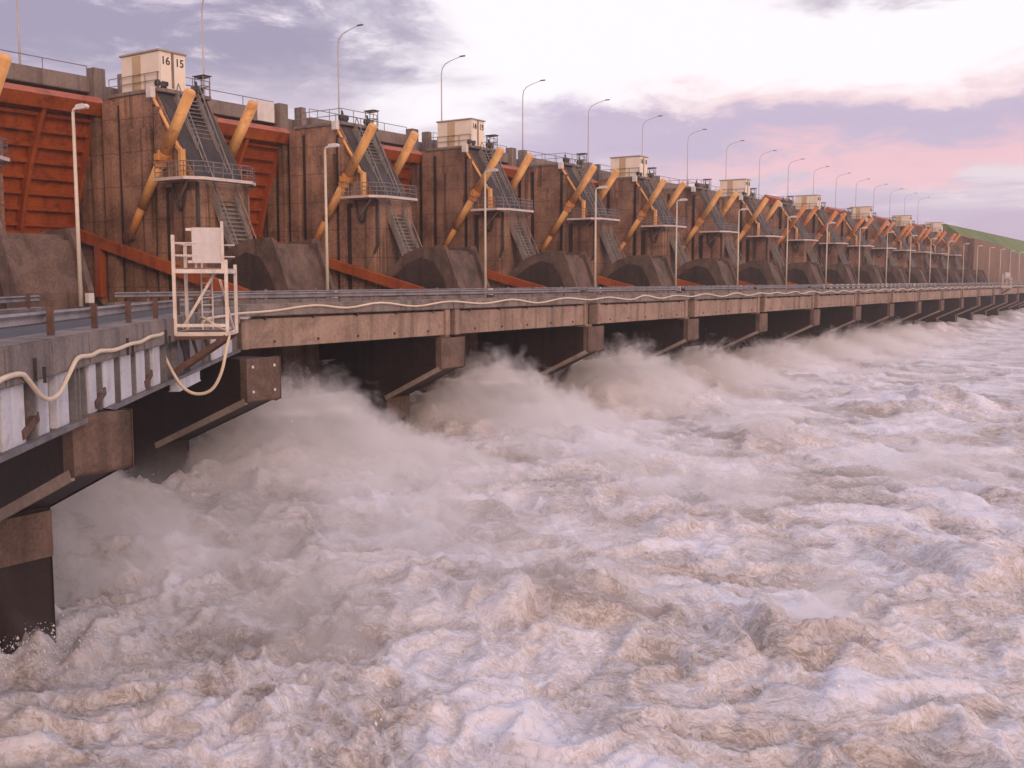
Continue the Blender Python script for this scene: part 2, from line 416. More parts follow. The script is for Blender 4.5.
tag(MB().prism([(-92,11.5),(-80,11.5),(-77,11.0),(-74,9.4),(-70,6.4),(-66,3.0),(-62,.4),(-62,-3),(-92,-3)], -20, 351).build('spillway_chute', M['wet_shade']), kind='structure')

# ------------------------------------------------------------------ bridge along the dam
DX = -42.5                                # downstream face of the girders
YD = 56.0                                 # bridge pier 0
def yd(j): return YD + P*j
LASTP = 17
# span (concrete)
def make_span():
    r = empty('bridge_span', (DX, 0, 9.3)); O = (DX, 0, 9.3)
    L = 20.0
    MB(*O).box(-53.6,-43.3,.06,L-.06,8.9,9.28).build('deck_slab', M['pale'], r)
    for x0, x1 in ((-43.1,DX),(-46.6,-46.0),(-49.4,-48.8),(-53.5,-52.9)):
        MB(*O).box(x0,x1,.35,L-.35,7.3,8.897).build('girder', M['pale'], r, bevel=.03)
    for y0, y1 in ((.30,.86),(L-.86,L-.30)):
        MB(*O).box(-43.2,DX+.16,y0,y1,7.28,9.02).build('pilaster', M['pale'], r, bevel=.03)
    cb = MB(*O).box(-43.5,DX+.22,.04,L-.04,9.05,9.70).build('curb', M['curb'], r, bevel=.04)
    MB(*O).box(-53.65,-52.8,.04,L-.04,8.95,9.68).build('curb', M['curb'], r, bevel=.04)
    for i in range(5):
        y_ = 2.2+3.9*i; MB(*O).tube([(DX-.2,y_,8.92),(DX+.12,y_,8.92)], .09, 8).build('drain_spout', M['black'], r)
    for i in range(5):
        y_ = 2.9+3.6*i; MB(*O).tube([(DX-.2,y_,7.62),(DX+.06,y_,7.62)], .08, 8).build('tie_bolt', M['black'], r)
    return r
def make_guardrail(L, n, side=1, post='curb'):
    r = empty('guardrail', (0, 0, 9.7))
    prof = [(0,9.98),(.06*side,10.03),(0,10.12),(0,10.16),(.06*side,10.24),(0,10.30),(-.02*side,10.30),(-.02*side,9.98)]
    MB(0,0,9.7).prism(prof, 0, L).build('rail', M['galv'], r)
    for i in range(n):
        y_ = L*(i+.5)/n
        px = .1 if post == 'rust' else -.21
        MB(0,0,9.7).box(px,px+.15,y_-.09,y_+.09,9.5,10.40).build('post', M[post], r, bevel=.015)
    return r
span0 = make_span(); gr0 = make_guardrail(20, 4, 1); gu0 = make_guardrail(20, 4, 1)
for j in range(-1, LASTP):
    s_ = span0 if j == -1 else copy_tree(span0)
    s_.location = (DX, yd(j), 9.3)
    if j == -1:
        s_.location.y = 37.1; s_.scale.y = (yd(0)-37.1)/20
    tag(s_, '%s concrete span of the access bridge counted from the white tower' % ORD[j+1], 'bridge span', 'concrete spans of the access bridge')
    g_ = gr0 if j == -1 else copy_tree(gr0); g_.location = (-43.3, s_.location.y, 9.7); g_.scale.y = s_.scale.y
    tag(g_, 'grey guardrail on the river side of the %s concrete bridge span' % ORD[j+1], 'guardrail', 'guardrails along the access bridge')
    g_ = gu0 if j == -1 else copy_tree(gu0); g_.location = (-52.75, s_.location.y, 9.68); g_.scale.y = s_.scale.y
    tag(g_, 'grey guardrail on the dam side of the %s concrete bridge span' % ORD[j+1], 'guardrail', 'guardrails along the access bridge')
# bridge pier
def make_bpier(bolts=False, lx=-47.3, lz=2.8, cb=5.0):
    r = empty('bridge_pier', (DX, 0, 0)); O = (DX, 0, 0)
    w = 1.25
    MB(*O).prism([(-60,-3),(-60,7.05),(-42.75,7.05),(-42.75,cb),(lx,lz),(lx,-3)], -w, w).build('pier_wall', M['wet_shade'], r, bevel=.04)  # shade below the deck and on the sides painted near-black
    MB(*O).prism([(-42.745,cb-.1),(-42.745,7.1),(-42.35,7.1),(-42.35,cb+.05)], -w-.1, w+.1).build('corbel', M['block'], r, bevel=.04)
    for y_ in (-w-.04,):
        MB(*O).bar((-42.5,y_,cb+.05),(lx,y_,lz-.05), .16, .30).build('corbel_edge', M['edge'], r)
    if not bolts: MB(*O).box(lx+.003,lx+.1,-w,w,lz-1.5,lz-.1).build('leg_facing', M['block'], r)
    if bolts:
     for y_ in (-.85,.85):
        for z_ in (5.45, 6.7): MB(*O).tube([(-42.4,y_,z_),(-42.30,y_,z_)], .075, 8).build('anchor_bolt', M['white'], r)
    if lx == -47.3: MB(*O).box(-43.9,-43.0,-.55,.55,7.05,7.28).build('bearing', M['pale'], r)
    return r
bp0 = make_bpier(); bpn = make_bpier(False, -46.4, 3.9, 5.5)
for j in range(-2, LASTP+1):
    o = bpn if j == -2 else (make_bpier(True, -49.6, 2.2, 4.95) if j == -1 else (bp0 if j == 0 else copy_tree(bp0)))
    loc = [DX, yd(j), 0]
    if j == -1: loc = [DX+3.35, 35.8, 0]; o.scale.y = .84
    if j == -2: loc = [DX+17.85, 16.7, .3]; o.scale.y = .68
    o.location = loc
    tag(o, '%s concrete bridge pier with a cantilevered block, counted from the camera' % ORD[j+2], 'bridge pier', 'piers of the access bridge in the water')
# dam-side deck lamps
dl0 = empty('deck_lamp', (-52.1, 0, 9.6)); O = (-52.1, 0, 9.6)
MB(*O).tube([(-52.1,0,9.5),(-52.1,0,15),(-52.1,0,20.3),(-52.0,0,20.5),(-51.7,0,20.58)], [.125,.105,.085,.08,.07], 10).build('pole', M['pole'], dl0, True)
MB(*O).prism([(-51.75,20.5),(-51.6,20.68),(-51.0,20.70),(-50.8,20.6),(-50.85,20.5)], -.14, .14).build('lamp_head', M['white'], dl0, bevel=.04)
MB(*O).box(-52.0,-51.62,.2,.55,9.69,10.25).build('base_box', M['white'], dl0, bevel=.02)
for kk, j in enumerate(range(-1, LASTP+1)):
    o = dl0 if kk == 0 else copy_tree(dl0); o.location = (-53.2, 55.2+P*j, 9.6)
    tag(o, '%s slim pale lamp post on the bridge deck, counted from the left' % ORD[kk], 'lamp post', 'lamp posts along the bridge deck')
# white blocks standing in for glints on the far guardrail
for i in range(26):
    y_ = 172+i*3.4
    if i == 0: mp0 = o = MB(0,0,9.7).box(-.1,.1,-.55,.55,9.7,10.35).build('guardrail_glint', M['white'], bevel=.03)
    else: o = mp0.copy(); COL.objects.link(o)
    o.location = (-52.4, y_, 9.62)
    tag(o, 'small white block for a guardrail glint in the row along the far stretch of the bridge deck', 'painted glint', 'white blocks for guardrail glints along the far bridge deck')
# ------------------------------------------------------------------ steel span that bends towards the camera
ROT = R(40.253); SO = Vector((-42.4, 37.2, 0))
ss = empty('steel_span', (SO.x, SO.y, 0), ROT)
LS = -46
MB().box(-10.2,-.9,LS,-.3,8.9,9.28).build('deck_slab', M['pale'], ss)
cb = MB(); yy = -.3
while yy > LS:
    cb.box(-.95,.18,yy-2.96,yy,8.72,9.62); yy -= 3.0
cb.build('curb', M['curb'], ss, bevel=.04)
MB().box(-10.4,-9.4,LS,-.3,8.72,9.62).build('curb', M['curb'], ss)
MB().box(-.32,-.18,LS,-.2,7.35,8.72).build('girder_web', M['web'], ss)
MB().box(-.55,.14,LS,-.2,7.22,7.35).build('bottom_flange', M['web'], ss)
MB().box(-9.6,-9.2,LS,-.2,7.22,8.72).build('girder_web', M['web'], ss)
edges = [(-33.16,-31.81),(-30.9,-30.2),(-29.62,-28.69),(-26.88,-26.21),(-25.5,-24.36),(-23.58,-22.4),(-21.75,-20.6),(-19.4,-18.4),(-36.4,-34.6),(-39.6,-38.3),(-43,-41.5),(-7.6,-5.2),(-4.4,-2.2)]
for a, b_ in edges:
    MB().box(-.178,.02,a,b_,7.352,8.718).build('stiffener_panel', M['panel'], ss, bevel=.02)
for a in (-33.6,-31.2,-28.2,-27.85,-27.33,-25.8,-23.9,-22.0,-20.1,-17.6,-15.6,-13.2,-9.3,-8.6,-1.4,-.8):
    MB().box(-.178,.06,a-.05,a+.05,7.352,8.718).build('stiffener_rib', M['web'], ss)
for a in (-31.5,-25.9,-20.2):
    MB().bar((.0,a-.55,7.55),(.0,a+.5,7.85), .12, .22).build('rust_gusset', M['rust'], ss)
# haunch over the pier
MB().slab([(-.3,-15.5),(.05,-15.5),(.05,-11.2),(-.3,-11.2)], 6.75, 7.22).build('haunch', M['panel'], ss, bevel=.03)
hk = MB()
for a in (-31.6,-23.5,-18.2): hk.bar((.22,a,9.25),(.22,a,8.72), .05, .07).bar((.22,a+.6,9.0),(.22,a+.6,8.62), .05, .07)
hk.build('curb_hooks', M['black'], ss)
ledge = MB().box(-1.5,.55,-.3,1.9,8.95,9.06).build('ledge_plate', M['panel'], ss)
tag(ss, 'grey steel bridge span with pale stiffener panels in the left foreground', 'bridge span')
grn = make_guardrail(45.6, 12, 1, 'rust'); grn.location = (SO.x+math.cos(ROT)*-.45-math.sin(ROT)*LS, SO.y+math.sin(ROT)*-.45+math.cos(ROT)*LS, 9.62); grn.rotation_euler.z = ROT
tag(grn, 'guardrail with rust brown posts on the river side of the steel span', 'guardrail')
gru = make_guardrail(45.6, 11, 1, 'rust'); gru.location = (SO.x+math.cos(ROT)*-9.9-math.sin(ROT)*LS, SO.y+math.sin(ROT)*-9.9+math.cos(ROT)*LS, 9.62); gru.rotation_euler.z = ROT
tag(gru, 'guardrail on the dam side of the steel span', 'guardrail')
# road surface
def loc2w(x, y): return (SO.x+math.cos(ROT)*x-math.sin(ROT)*y, SO.y+math.sin(ROT)*x+math.cos(ROT)*y)
road = MB().slab([loc2w(-1.0,LS), loc2w(-1.0,-.4), (-43.52,38.5), (-43.52,400), (-52.82,400), (-52.82,33), loc2w(-9.38,-3), loc2w(-9.38,LS)], 9.30, 9.34).build('road', M['asphalt'])
tag(road, kind='structure')
# ------------------------------------------------------------------ white access tower, and its far twin
def make_tower():
    t = empty('access_tower', (0,0,9.0))
    x0, x1, y0, y1 = .12, 2.0, -1.1, 1.1; O = (0,0,9.0)
    f = MB(*O)
    for (x_, y_, zt) in ((x0,y0,12.65),(x1,y0,11.75),(x0,y1,12.35),(x1,y1,11.6)):
        f.box(x_-.06,x_+.06,y_-.06,y_+.06,8.95,zt)
    for z_ in (9.0, 11.32):
        f.bar((x0,y0,z_),(x1,y0,z_),.11,.15).bar((x0,y1,z_),(x1,y1,z_),.11,.15).bar((x0,y0,z_),(x0,y1,z_),.11,.15).bar((x1,y0,z_),(x1,y1,z_),.11,.15)
    f.bar((x0,y0,9.32),(x1,y0,9.32),.07,.12)
    f.build('frame', M['tower'], t, bevel=.012)
    MB(*O).box(x0+.05,x1-.05,y0+.05,y1-.05,11.40,11.45).build('floor_plate', M['galv'], t)
    MB(*O).box(x0+.08,x1-.08,y0+.08,y1-.08,9.03,9.07).build('floor_plate', M['rust'], t)
    rl = MB(*O)
    for z_ in (11.9, 12.35):
        rl.tube([(x0,y0,z_),(x0,y1,z_)], .035, 6).tube([(x0,y0,z_),(x0+.85,y0,z_)], .035, 6).tube([(x0,y1,z_),(x1,y1,z_)], .03, 6)
    for q in ((x0+.75,y0+.3),(x0+.62,y1)): rl.tube([(*q,11.4),(*q,12.35)], .04, 6)
    rl.build('rail', M['tower'], t)
    bd = MB(*O).box(.80,1.84,y0-.02,y0+.03,11.62,12.92).build('board', M['board'], t, bevel=.01)
    MB(*O).box(1.845,1.94,y0-.06,y0+.07,11.4,13.15).box(.60,.795,y0-.04,y0+.04,12.80,12.90).box(.65,.795,y0-.04,y0+.04,11.62,11.72).build('board_post', M['tower'], bd)
    ld = MB(*O)
    for x_ in (.75, 1.15): ld.tube([(x_,y1-.25,9.0),(x_,y1-.25,11.35)], .035, 6)
    for i in range(8): ld.tube([(.75,y1-.25,9.2+.28*i),(1.15,y1-.25,9.2+.28*i)], .025, 5)
    ld.build('ladder', M['tower'], t)
    MB(*O).bar((x0+.15,y0+.5,9.2),(1.5,y0+.7,11.3),.08,.10).build('diagonal_brace', M['tower'], t)
    MB(*O).bar((x1-.1,y1-.1,9.1),(x1-.25,y0+.15,11.0),.07,.07).build('diagonal_brace', M['tower'], t)
    un = MB(*O)
    for y_ in (y0, y1): un.bar((-.05,y_,7.55),(x1-.05,y_,8.9),.14,.2).bar((.05,y_,8.85),(x1,y_,8.88),.12,.12)
    for i in range(4):
        q = i/4; un.bar((.25+.45*i,y0+.05,8.85),(.1+.42*i,y1-.1,7.75+.27*i),.09,.12)
    un.build('bracket', M['rust'], t)
    return t
tw = make_tower(); w = loc2w(.1, -15.5); tw.location = (w[0], w[1], 9.0); tw.rotation_euler.z = ROT
tag(tw, 'white steel access tower with a blank board, hung on the near bridge edge', 'access tower', 'white access towers on the bridge edge')
t2 = copy_tree(tw); t2.location = (-42.3, 287, 9.0); t2.rotation_euler.z = 0
tag(t2, 'tiny white access tower far away at the end of the bridge', 'access tower', 'white access towers on the bridge edge')
# ------------------------------------------------------------------ hose
def smooth_path(pts, n=5):
    pts = [Vector(p) for p in pts]; out = []
    for i in range(len(pts)-1):
        p0, p1, p2, p3 = pts[max(i-1,0)], pts[i], pts[i+1], pts[min(i+2,len(pts)-1)]
        for k_ in range(n):
            t = k_/n
            out.append(.5*((2*p1)+(p2-p0)*t+(2*p0-5*p1+4*p2-p3)*t*t+(3*p1-p0-3*p2+p3)*t**3))
    out.append(pts[-1]); return out
hp = [(.27,-40,8.9),(.25,-35.32,8.73),(.25,-33.79,8.96),(.25,-32.65,8.98),(.25,-32.19,8.81),(.25,-31.47,8.39),(.25,-30.81,8.22),(.25,-30.07,8.31),(.25,-29.24,8.72),(.25,-28.55,9.02),(.25,-27.4,9.0),(.25,-26.57,9.06),(.25,-25.05,8.99),(.25,-23.35,9.05),(.25,-22,9.04),(.25,-20.74,9.13),(.25,-19.29,9.12),(.0,-17.6,9.12),
      (-.2,-16.9,8.9),(-.2,-16.9,8.4),(.27,-16.9,7.35),(.69,-16.9,6.89),(1.17,-16.9,6.81),(1.58,-16.9,7.03),(1.89,-16.9,7.63),(2.05,-16.8,8.39),(2.1,-16.4,9.0),(1.6,-15.6,9.2),(.9,-14.8,9.55),(.6,-13.6,9.3),(.3,-10,9.35),(.3,-5,9.3),(.4,-2,9.3)]
hp = [(*loc2w(x, y), z) for x, y, z in hp]
yy = 39.5; rr = random.Random(3); i = 0
while yy < 330:
    hp.append((DX+.34+.05*rr.random(), yy, 9.42+(.13 if i % 2 else -.10)+.06*rr.uniform(-1,1))); yy += 2.6+rr.random()*1.6; i += 1
tag(MB().tube(smooth_path(hp, 4), .06, 7).build('supply_hose', M['hose'], smooth=True), 'long cream hose sagging along the bridge edge and looping under the white tower', 'hose')
# ------------------------------------------------------------------ far bank
tag(MB().prism([(-240,30.4),(-73,29.8),(-58.6,18.4),(-58.6,-8),(-240,-8)], 371, 1100).build('hill', M['grass']), kind='structure')
wp = [(Y_, Z_) for Y_, Z_ in ((350.9,24.0),(372,22.3),(415,19.3),(470,16.5),(600,12),(1000,9))]
ww = MB()
n = len(wp)
wx_ = [-61.8, -57.2, -56.4, -56.2, -56.2, -56.2]
vs = [(x_,y_,-3) for (y_,_), x_ in zip(wp, wx_)]+[(x_,y_,z_) for (y_,z_), x_ in zip(wp, wx_)]+[(x_+1.6,y_-.6,-3) for (y_,_), x_ in zip(wp, wx_)]+[(x_+1.6,y_-.6,z_) for (y_,z_), x_ in zip(wp, wx_)]
fs = []
for i in range(n-1):
    fs += [(i,i+1,n+i+1,n+i),(2*n+i,3*n+i,3*n+i+1,2*n+i+1),(n+i,n+i+1,3*n+i+1,3*n+i)]
fs += [(0,n,3*n,2*n),(n-1,3*n-1,4*n-1,2*n-1)]
ww.add(vs, fs)
tag(ww.build('wing_wall', M['soil']), 'long brown retaining wall at the far end below the green slope', 'wall')
ab = MB().prism([(-92,-3),(-92,26.6),(-73,26.6),(-66,25.4),(-62,24.2),(-62,-3)], 351.2, 370.9)
tag(ab.build('end_abutment', M['concrete'], bevel=.05), 'brown concrete end block where the dam meets the green slope', 'abutment')

# ------------------------------------------------------------------ water
rng = np.random.RandomState(11)
PERM = rng.permutation(256); ANG = rng.rand(256)*2*np.pi; GX = np.cos(ANG); GY = np.sin(ANG)
def perlin(x, y, s=0):
    xi = np.floor(x).astype(int); yi = np.floor(y).astype(int); fx = x-xi; fy = y-yi
    def g(ix, iy, dx, dy):
        h = PERM[(PERM[(ix+s*37) & 255]+iy+s*91) & 255]; return GX[h]*dx+GY[h]*dy
    u = fx*fx*fx*(fx*(fx*6-15)+10); v = fy*fy*fy*(fy*(fy*6-15)+10)
    a = g(xi,yi,fx,fy); b_ = g(xi+1,yi,fx-1,fy); c = g(xi,yi+1,fx,fy-1); d = g(xi+1,yi+1,fx-1,fy-1)
    return 1.5*((a*(1-u)+b_*u)*(1-v)+(c*(1-u)+d*u)*v)
rings = np.concatenate([np.geomspace(.5,10,40)[:-1], np.geomspace(10,150,620)[:-1], np.geomspace(150,1500,220)])
th = np.concatenate([np.arange(-180,-14,3.), np.arange(-14,76,.2), np.arange(76,180,3.)])*np.pi/180   # measured from +Y towards -X
RR, TT = np.meshgrid(rings, th, indexing='ij')
WX = -RR*np.sin(TT); WY = RR*np.cos(TT)
DS = np.maximum(RR*.0045, .02)
DS = np.where(RR > 150, RR*.011, DS)
wx = WX+2.6*perlin(WX/8, WY/8, 1)+1.3*perlin(WX/3.1, WY/3.1, 2)+.5*perlin(WX/1.2, WY/1.2, 5)
wy = WY+2.6*perlin(WX/8+40, WY/8, 3)+1.3*perlin(WX/3.1+9, WY/3.1, 4)+.5*perlin(WX/1.2+3, WY/1.2, 6)
dn = np.clip(WX+44, 0, None)
near = np.exp(-dn/38.)
H = np.zeros_like(WX); CR = np.zeros_like(WX)
lam = [24., 12., 6.5, 3.4, 1.8, .95, .5, .27]
amp = [.20, .25, .27, .23, .18, .12, .075, .04]
for q, (l_, a_) in enumerate(zip(lam, amp)):
    wgt = np.clip((l_-1.6*DS)/(1.6*DS), 0, 1)
    n1 = perlin(wx/(l_*1.35), wy/l_, 10+q)
    bl = np.clip(1-1.1*np.abs(perlin(wx/(l_*1.7)+17, wy/(l_*1.15)+5, 30+q)), 0, 1)**2.4*2-1.05
    H += wgt*a_*((.7*n1+.5*bl) if l_ > 5 else (.35*n1+.75*bl))*(.75+.8*near)
    if 3 <= q <= 5: CR += (.45, .35, .25)[q-3]*bl
# billowing outflow between the bridge piers
bay = (WY-YD)/P
fb = bay-np.floor(bay)
across = np.clip(np.sin(np.pi*np.clip(fb/.82,0,1)**.72), 0, 1)**1.15
bi = np.floor(bay).astype(int)
bh = (.8+.4*((np.sin(bi*12.9898)*43758.5453) % 1.0))*np.where(bi > 1, .62, .92)*np.where((bi == 7) | (bi == 8), 1.35, 1)
lump = .55+.55*perlin(WX/5.2, WY/4.6, 51)+.34*(1-2*np.abs(perlin(wx/3.4, wy/2.6, 52)))+.12*(1-2*np.abs(perlin(wx/1.5, wy/1.2, 53)))*np.clip((1.2-DS)/DS,0,1)
edge = np.exp(-((WX+46)/np.where(WX > -46, 7.5, 14))**2)
mound = 3.7*edge*across*bh*np.clip(lump, .1, 1.7)
mound *= np.clip((WY+6)/10,0,1)*np.clip((430-WY)/60,0,1)
H += mound
# boils standing out in the basin
for (bx, by, rad, hh) in ((-17.5,29.5,4.5,1.3),(-24.5,68,5,1.4),(-6,40,3.5,1.1),(-9,30,3,1.0),(-25,45,5,.8),(0,75,5,1.3),(-18,95,7,1.4),(5,48,4,1.0),(-36,60,5,1.0)):
    rr2 = np.sqrt((WX-bx)**2+(WY-by)**2)/rad
    H += hh*np.exp(-rr2**2*1.4)*np.clip(.55+.6*(1-2*np.abs(perlin(wx/3., wy/2.2, 60))), .1, 1.5)
for (px_, py_) in ((-28.5,16.7),(-46.3,35.8),(-46.4,56),(-46.4,76),(-46.4,96)):      # water piling up round the pier legs
    dd = np.sqrt((WX-px_)**2+(WY-py_)**2)
    H += .7*np.exp(-(np.clip(dd-1.3, 0, None)/1.1)**2)*np.clip(.5+.8*perlin(WX/.9, WY/.9, 80), 0, 1.3)
H = np.clip(H, -1.6, 6.2)
foam = np.clip(.5+.55*perlin(wx/7, wy/5, 71)+.35*perlin(wx/2.4, wy/1.9, 72)+.30*CR+.20*np.clip(mound,0,2.5), -.3, 1.5)
nr_, nt_ = WX.shape
co = np.stack([WX, WY, H], -1).reshape(-1, 3)
idx = np.arange(nr_*nt_).reshape(nr_, nt_)
q = np.stack([idx[:-1,:-1], idx[1:,:-1], idx[1:,1:], idx[:-1,1:]], -1).reshape(-1, 4)
me = bpy.data.meshes.new('water')
me.vertices.add(len(co)); me.vertices.foreach_set('co', co.astype(np.float32).ravel())
me.loops.add(q.size); me.loops.foreach_set('vertex_index', q.astype(np.int32).ravel())
me.polygons.add(len(q)); me.polygons.foreach_set('loop_start', np.arange(0, q.size, 4, dtype=np.int32)); me.polygons.foreach_set('loop_total', np.full(len(q), 4, np.int32))
me.polygons.foreach_set('use_smooth', np.ones(len(q), bool))
me.update(); me.validate()
at_ = me.attributes.new('foam', 'FLOAT', 'POINT'); at_.data.foreach_set('value', foam.astype(np.float32).ravel())
m, k, b = mk('churning_water'); p = k.pos()
att = k.new('ShaderNodeAttribute', attribute_name='foam').outputs['Fac']
wp_ = k.new('ShaderNodeVectorMath', operation='ADD'); k.set(wp_.inputs[0], p)
wn = k.new('ShaderNodeTexNoise'); k.set(wn.inputs['Vector'], p); wn.inputs['Scale'].default_value = .7; wn.inputs['Detail'].default_value = 4
ws = k.new('ShaderNodeVectorMath', operation='SCALE'); k.set(ws.inputs[0], wn.outputs['Color']); ws.inputs['Scale'].default_value = 2.2
k.set(wp_.inputs[1], ws.outputs[0]); pw = wp_.outputs[0]
def veins(scale, sc):
    mp = k.new('ShaderNodeMapping'); k.set(mp.inputs[0], pw); mp.inputs[3].default_value = sc
    t = k.new('ShaderNodeTexNoise', noise_type='RIDGED_MULTIFRACTAL'); k.set(t.inputs['Vector'], mp.outputs[0])
    t.inputs['Scale'].default_value = scale; t.inputs['Detail'].default_value = 6; t.inputs['Roughness'].default_value = .6
    return t.outputs[0]
n1 = k.noise(pw, .5, 8, .66, .6, (.75,1.15,1.)); n2 = k.noise(pw, 2.8, 8, .7, .5, (.42,1.35,1.))
v1 = k.sm(veins(.5, (.7,1.2,1.)), .1, 1.6); v2 = k.sm(veins(1.6, (.55,1.3,1.)), .1, 1.6)
n3 = k.noise(pw, 9., 8, .75, .3, (.45,1.3,1.))
f = k.math('MULTIPLY', att, .20)
for q_, w_ in ((n1,.12),(n2,.40),(n3,.52),(v1,.10),(v2,.26)):
    f = k.math('ADD', f, k.math('MULTIPLY', q_, w_))
f = k.sm(f, .46, .80)
col = k.mix(k.sm(f, 0., .45), (.31,.255,.215), (.57,.525,.51))
col = k.mix(k.sm(f, .4, .95), col, (.77,.765,.83))
k.set(b.inputs['Base Color'], col)
k.set(b.inputs['Roughness'], k.sm(f, 0, 1, .32, .9))
b.inputs['Specular IOR Level'].default_value = .35
bp = k.new('ShaderNodeBump'); bp.inputs['Strength'].default_value = .5; bp.inputs['Distance'].default_value = .3
k.set(bp.inputs['Height'], k.math('ADD', k.math('MULTIPLY', n1, .5), k.math('ADD', k.math('MULTIPLY', n2, .7), k.math('ADD', k.math('MULTIPLY', n3, .35), k.math('MULTIPLY', v2, .3)))))
k.set(b.inputs['Normal'], bp.outputs[0])
me.materials.append(m)
wo = bpy.data.objects.new('water', me); COL.objects.link(wo); tag(wo, kind='structure')

# ------------------------------------------------------------------ thrown droplets: small lumps of white water above crests, plumes and pier legs
dr = np.random.RandomState(5)
area = DS*DS*1.0
wgt_ = area*((CR > .55)*(.25+near)*1.0+np.clip(mound-.6, 0, 4)*3.2)*(RR > 14)*(RR < 170)*(WX > -50)
legs = np.zeros_like(WX)
for (px_, py_) in ((-28.5,16.7),(-46.3,35.8),(-46.4,56)):
    dd = np.sqrt((WX-px_)**2+(WY-py_)**2); legs += area*9*np.exp(-(np.clip(dd-1.3,0,None)/.8)**2)
wgt_ = wgt_+legs*(RR > 10)*(WX > -36)
pp = (wgt_/wgt_.sum()).ravel(); ND = 42000
ci = dr.choice(pp.size, ND, p=pp)
base = co0 = np.stack([WX.ravel()[ci], WY.ravel()[ci], H.ravel()[ci]], -1)
mo = np.clip(mound.ravel()[ci], 0, 3)
base = base+np.stack([dr.normal(0,.22,ND), dr.normal(0,.22,ND), dr.exponential(.10+.16*mo, ND)-.04], -1)
sz = dr.gamma(2.2, .0075, ND)+.008
tet = np.array([(0,0,1.2),(.95,0,-.35),(-.5,.82,-.35),(-.5,-.82,-.35)])
an = dr.rand(ND)*6.283; ca, sa = np.cos(an), np.sin(an)
vv = np.stack([tet[None,:,0]*ca[:,None]-tet[None,:,1]*sa[:,None], tet[None,:,0]*sa[:,None]+tet[None,:,1]*ca[:,None], np.repeat(tet[None,:,2], ND, 0)], -1)*sz[:,None,None]+base[:,None,:]
fi = (np.array([(0,1,2),(0,2,3),(0,3,1),(1,3,2)])[None]+4*np.arange(ND)[:,None,None]).reshape(-1,3)
dme = bpy.data.meshes.new('spray_droplets')
dme.vertices.add(ND*4); dme.vertices.foreach_set('co', vv.astype(np.float32).ravel())
dme.loops.add(fi.size); dme.loops.foreach_set('vertex_index', fi.astype(np.int32).ravel())
dme.polygons.add(len(fi)); dme.polygons.foreach_set('loop_start', np.arange(0, fi.size, 3, dtype=np.int32)); dme.polygons.foreach_set('loop_total', np.full(len(fi), 3, np.int32))
dme.polygons.foreach_set('use_smooth', np.ones(len(fi), bool)); dme.update()
m, k, b = mk('white_droplets'); b.inputs['Base Color'].default_value = (.86,.84,.87,1); b.inputs['Roughness'].default_value = .5
dme.materials.append(m); do = bpy.data.objects.new('spray_droplets', dme); COL.objects.link(do); tag(do, kind='stuff')

# ------------------------------------------------------------------ spray and haze (real volumes)
def vol_mat(name, dens, build):
    m = bpy.data.materials.new(name); m.use_nodes = True
    k = NT(m.node_tree); k.n.remove(k.n['Principled BSDF'])
    v = k.new('ShaderNodeVolumePrincipled'); v.inputs['Color'].default_value = (.985,.965,.955,1); v.inputs['Anisotropy'].default_value = .15
    k.set(v.inputs['Density'], build(k) if build else dens)
    k.l.new(v.outputs[0], k.n['Material Output'].inputs['Volume'])
    return m
def outflow(k):
    p = k.pos(); x, y, z = k.sep(p)
    ph = k.math('FRACT', k.math('DIVIDE', k.math('SUBTRACT', y, YD), P))
    ac = k.math('SINE', k.math('MULTIPLY', k.math('POWER', k.math('DIVIDE', ph, .80, clamp=True), .72), math.pi))
    return p, x, y, z, ac
def plume_density(k):                    # dense billows that follow each outflow, with a ragged top
    p, x, y, z, ac = outflow(k)
    n = k.math('ADD', k.math('MULTIPLY', k.noise(p, .34, 4, .6, .8), .5), k.math('MULTIPLY', k.noise(p, .95, 5, .65, .8), .5))
    fx = k.math('MULTIPLY', k.sm(x, -49., -45.), k.sm(x, -43., -32., 1., 0.))
    far = k.sm(y, 92., 104., 1., .66)
    top = k.math('ADD', k.math('MULTIPLY', k.math('MULTIPLY', k.math('MULTIPLY', fx, ac), 5.2), far), k.math('MULTIPLY', k.math('SUBTRACT', n, .5), k.math('ADD', .3, k.math('MULTIPLY', ac, 12.))))
    dz = k.math('SUBTRACT', top, k.math('SUBTRACT', z, .3))
    rag = k.sm(k.noise(p, 1.5, 5, .65, .6), .38, .60, .15, 1.)
    return k.math('MULTIPLY', k.math('MULTIPLY', k.math('MULTIPLY', k.sm(dz, 0., .6), rag), 3.2), k.sm(ac, .05, .3))
def veil_density(k):                     # thin veil drifting down the basin
    p, x, y, z, ac = outflow(k)
    n = k.noise(p, .25, 5, .62, .6)
    v = k.math('MULTIPLY', k.math('MULTIPLY', k.sm(x, -45., -39.), k.sm(z, 3.8, .2)), k.math('MULTIPLY', k.sm(x, -15., -36.), k.sm(n, .42, .64)))
    return k.math('MULTIPLY', v, k.math('ADD', .02, k.math('MULTIPLY', k.sm(y, 58., 26.), .13)))
pm_ = vol_mat('outlet_spray', .1, plume_density); pm_.cycles.volume_step_rate = 1.
sp = MB().box(-49.5,-31.5,17.9,200,-.6,6.4).build('outlet_spray', pm_)
tag(sp, kind='stuff')
vm_ = vol_mat('drifting_mist', .1, veil_density); vm_.cycles.volume_step_rate = 3.
tag(MB().box(-45.5,-14.5,14.3,112,-.7,3.9).build('drifting_mist', vm_), kind='stuff')
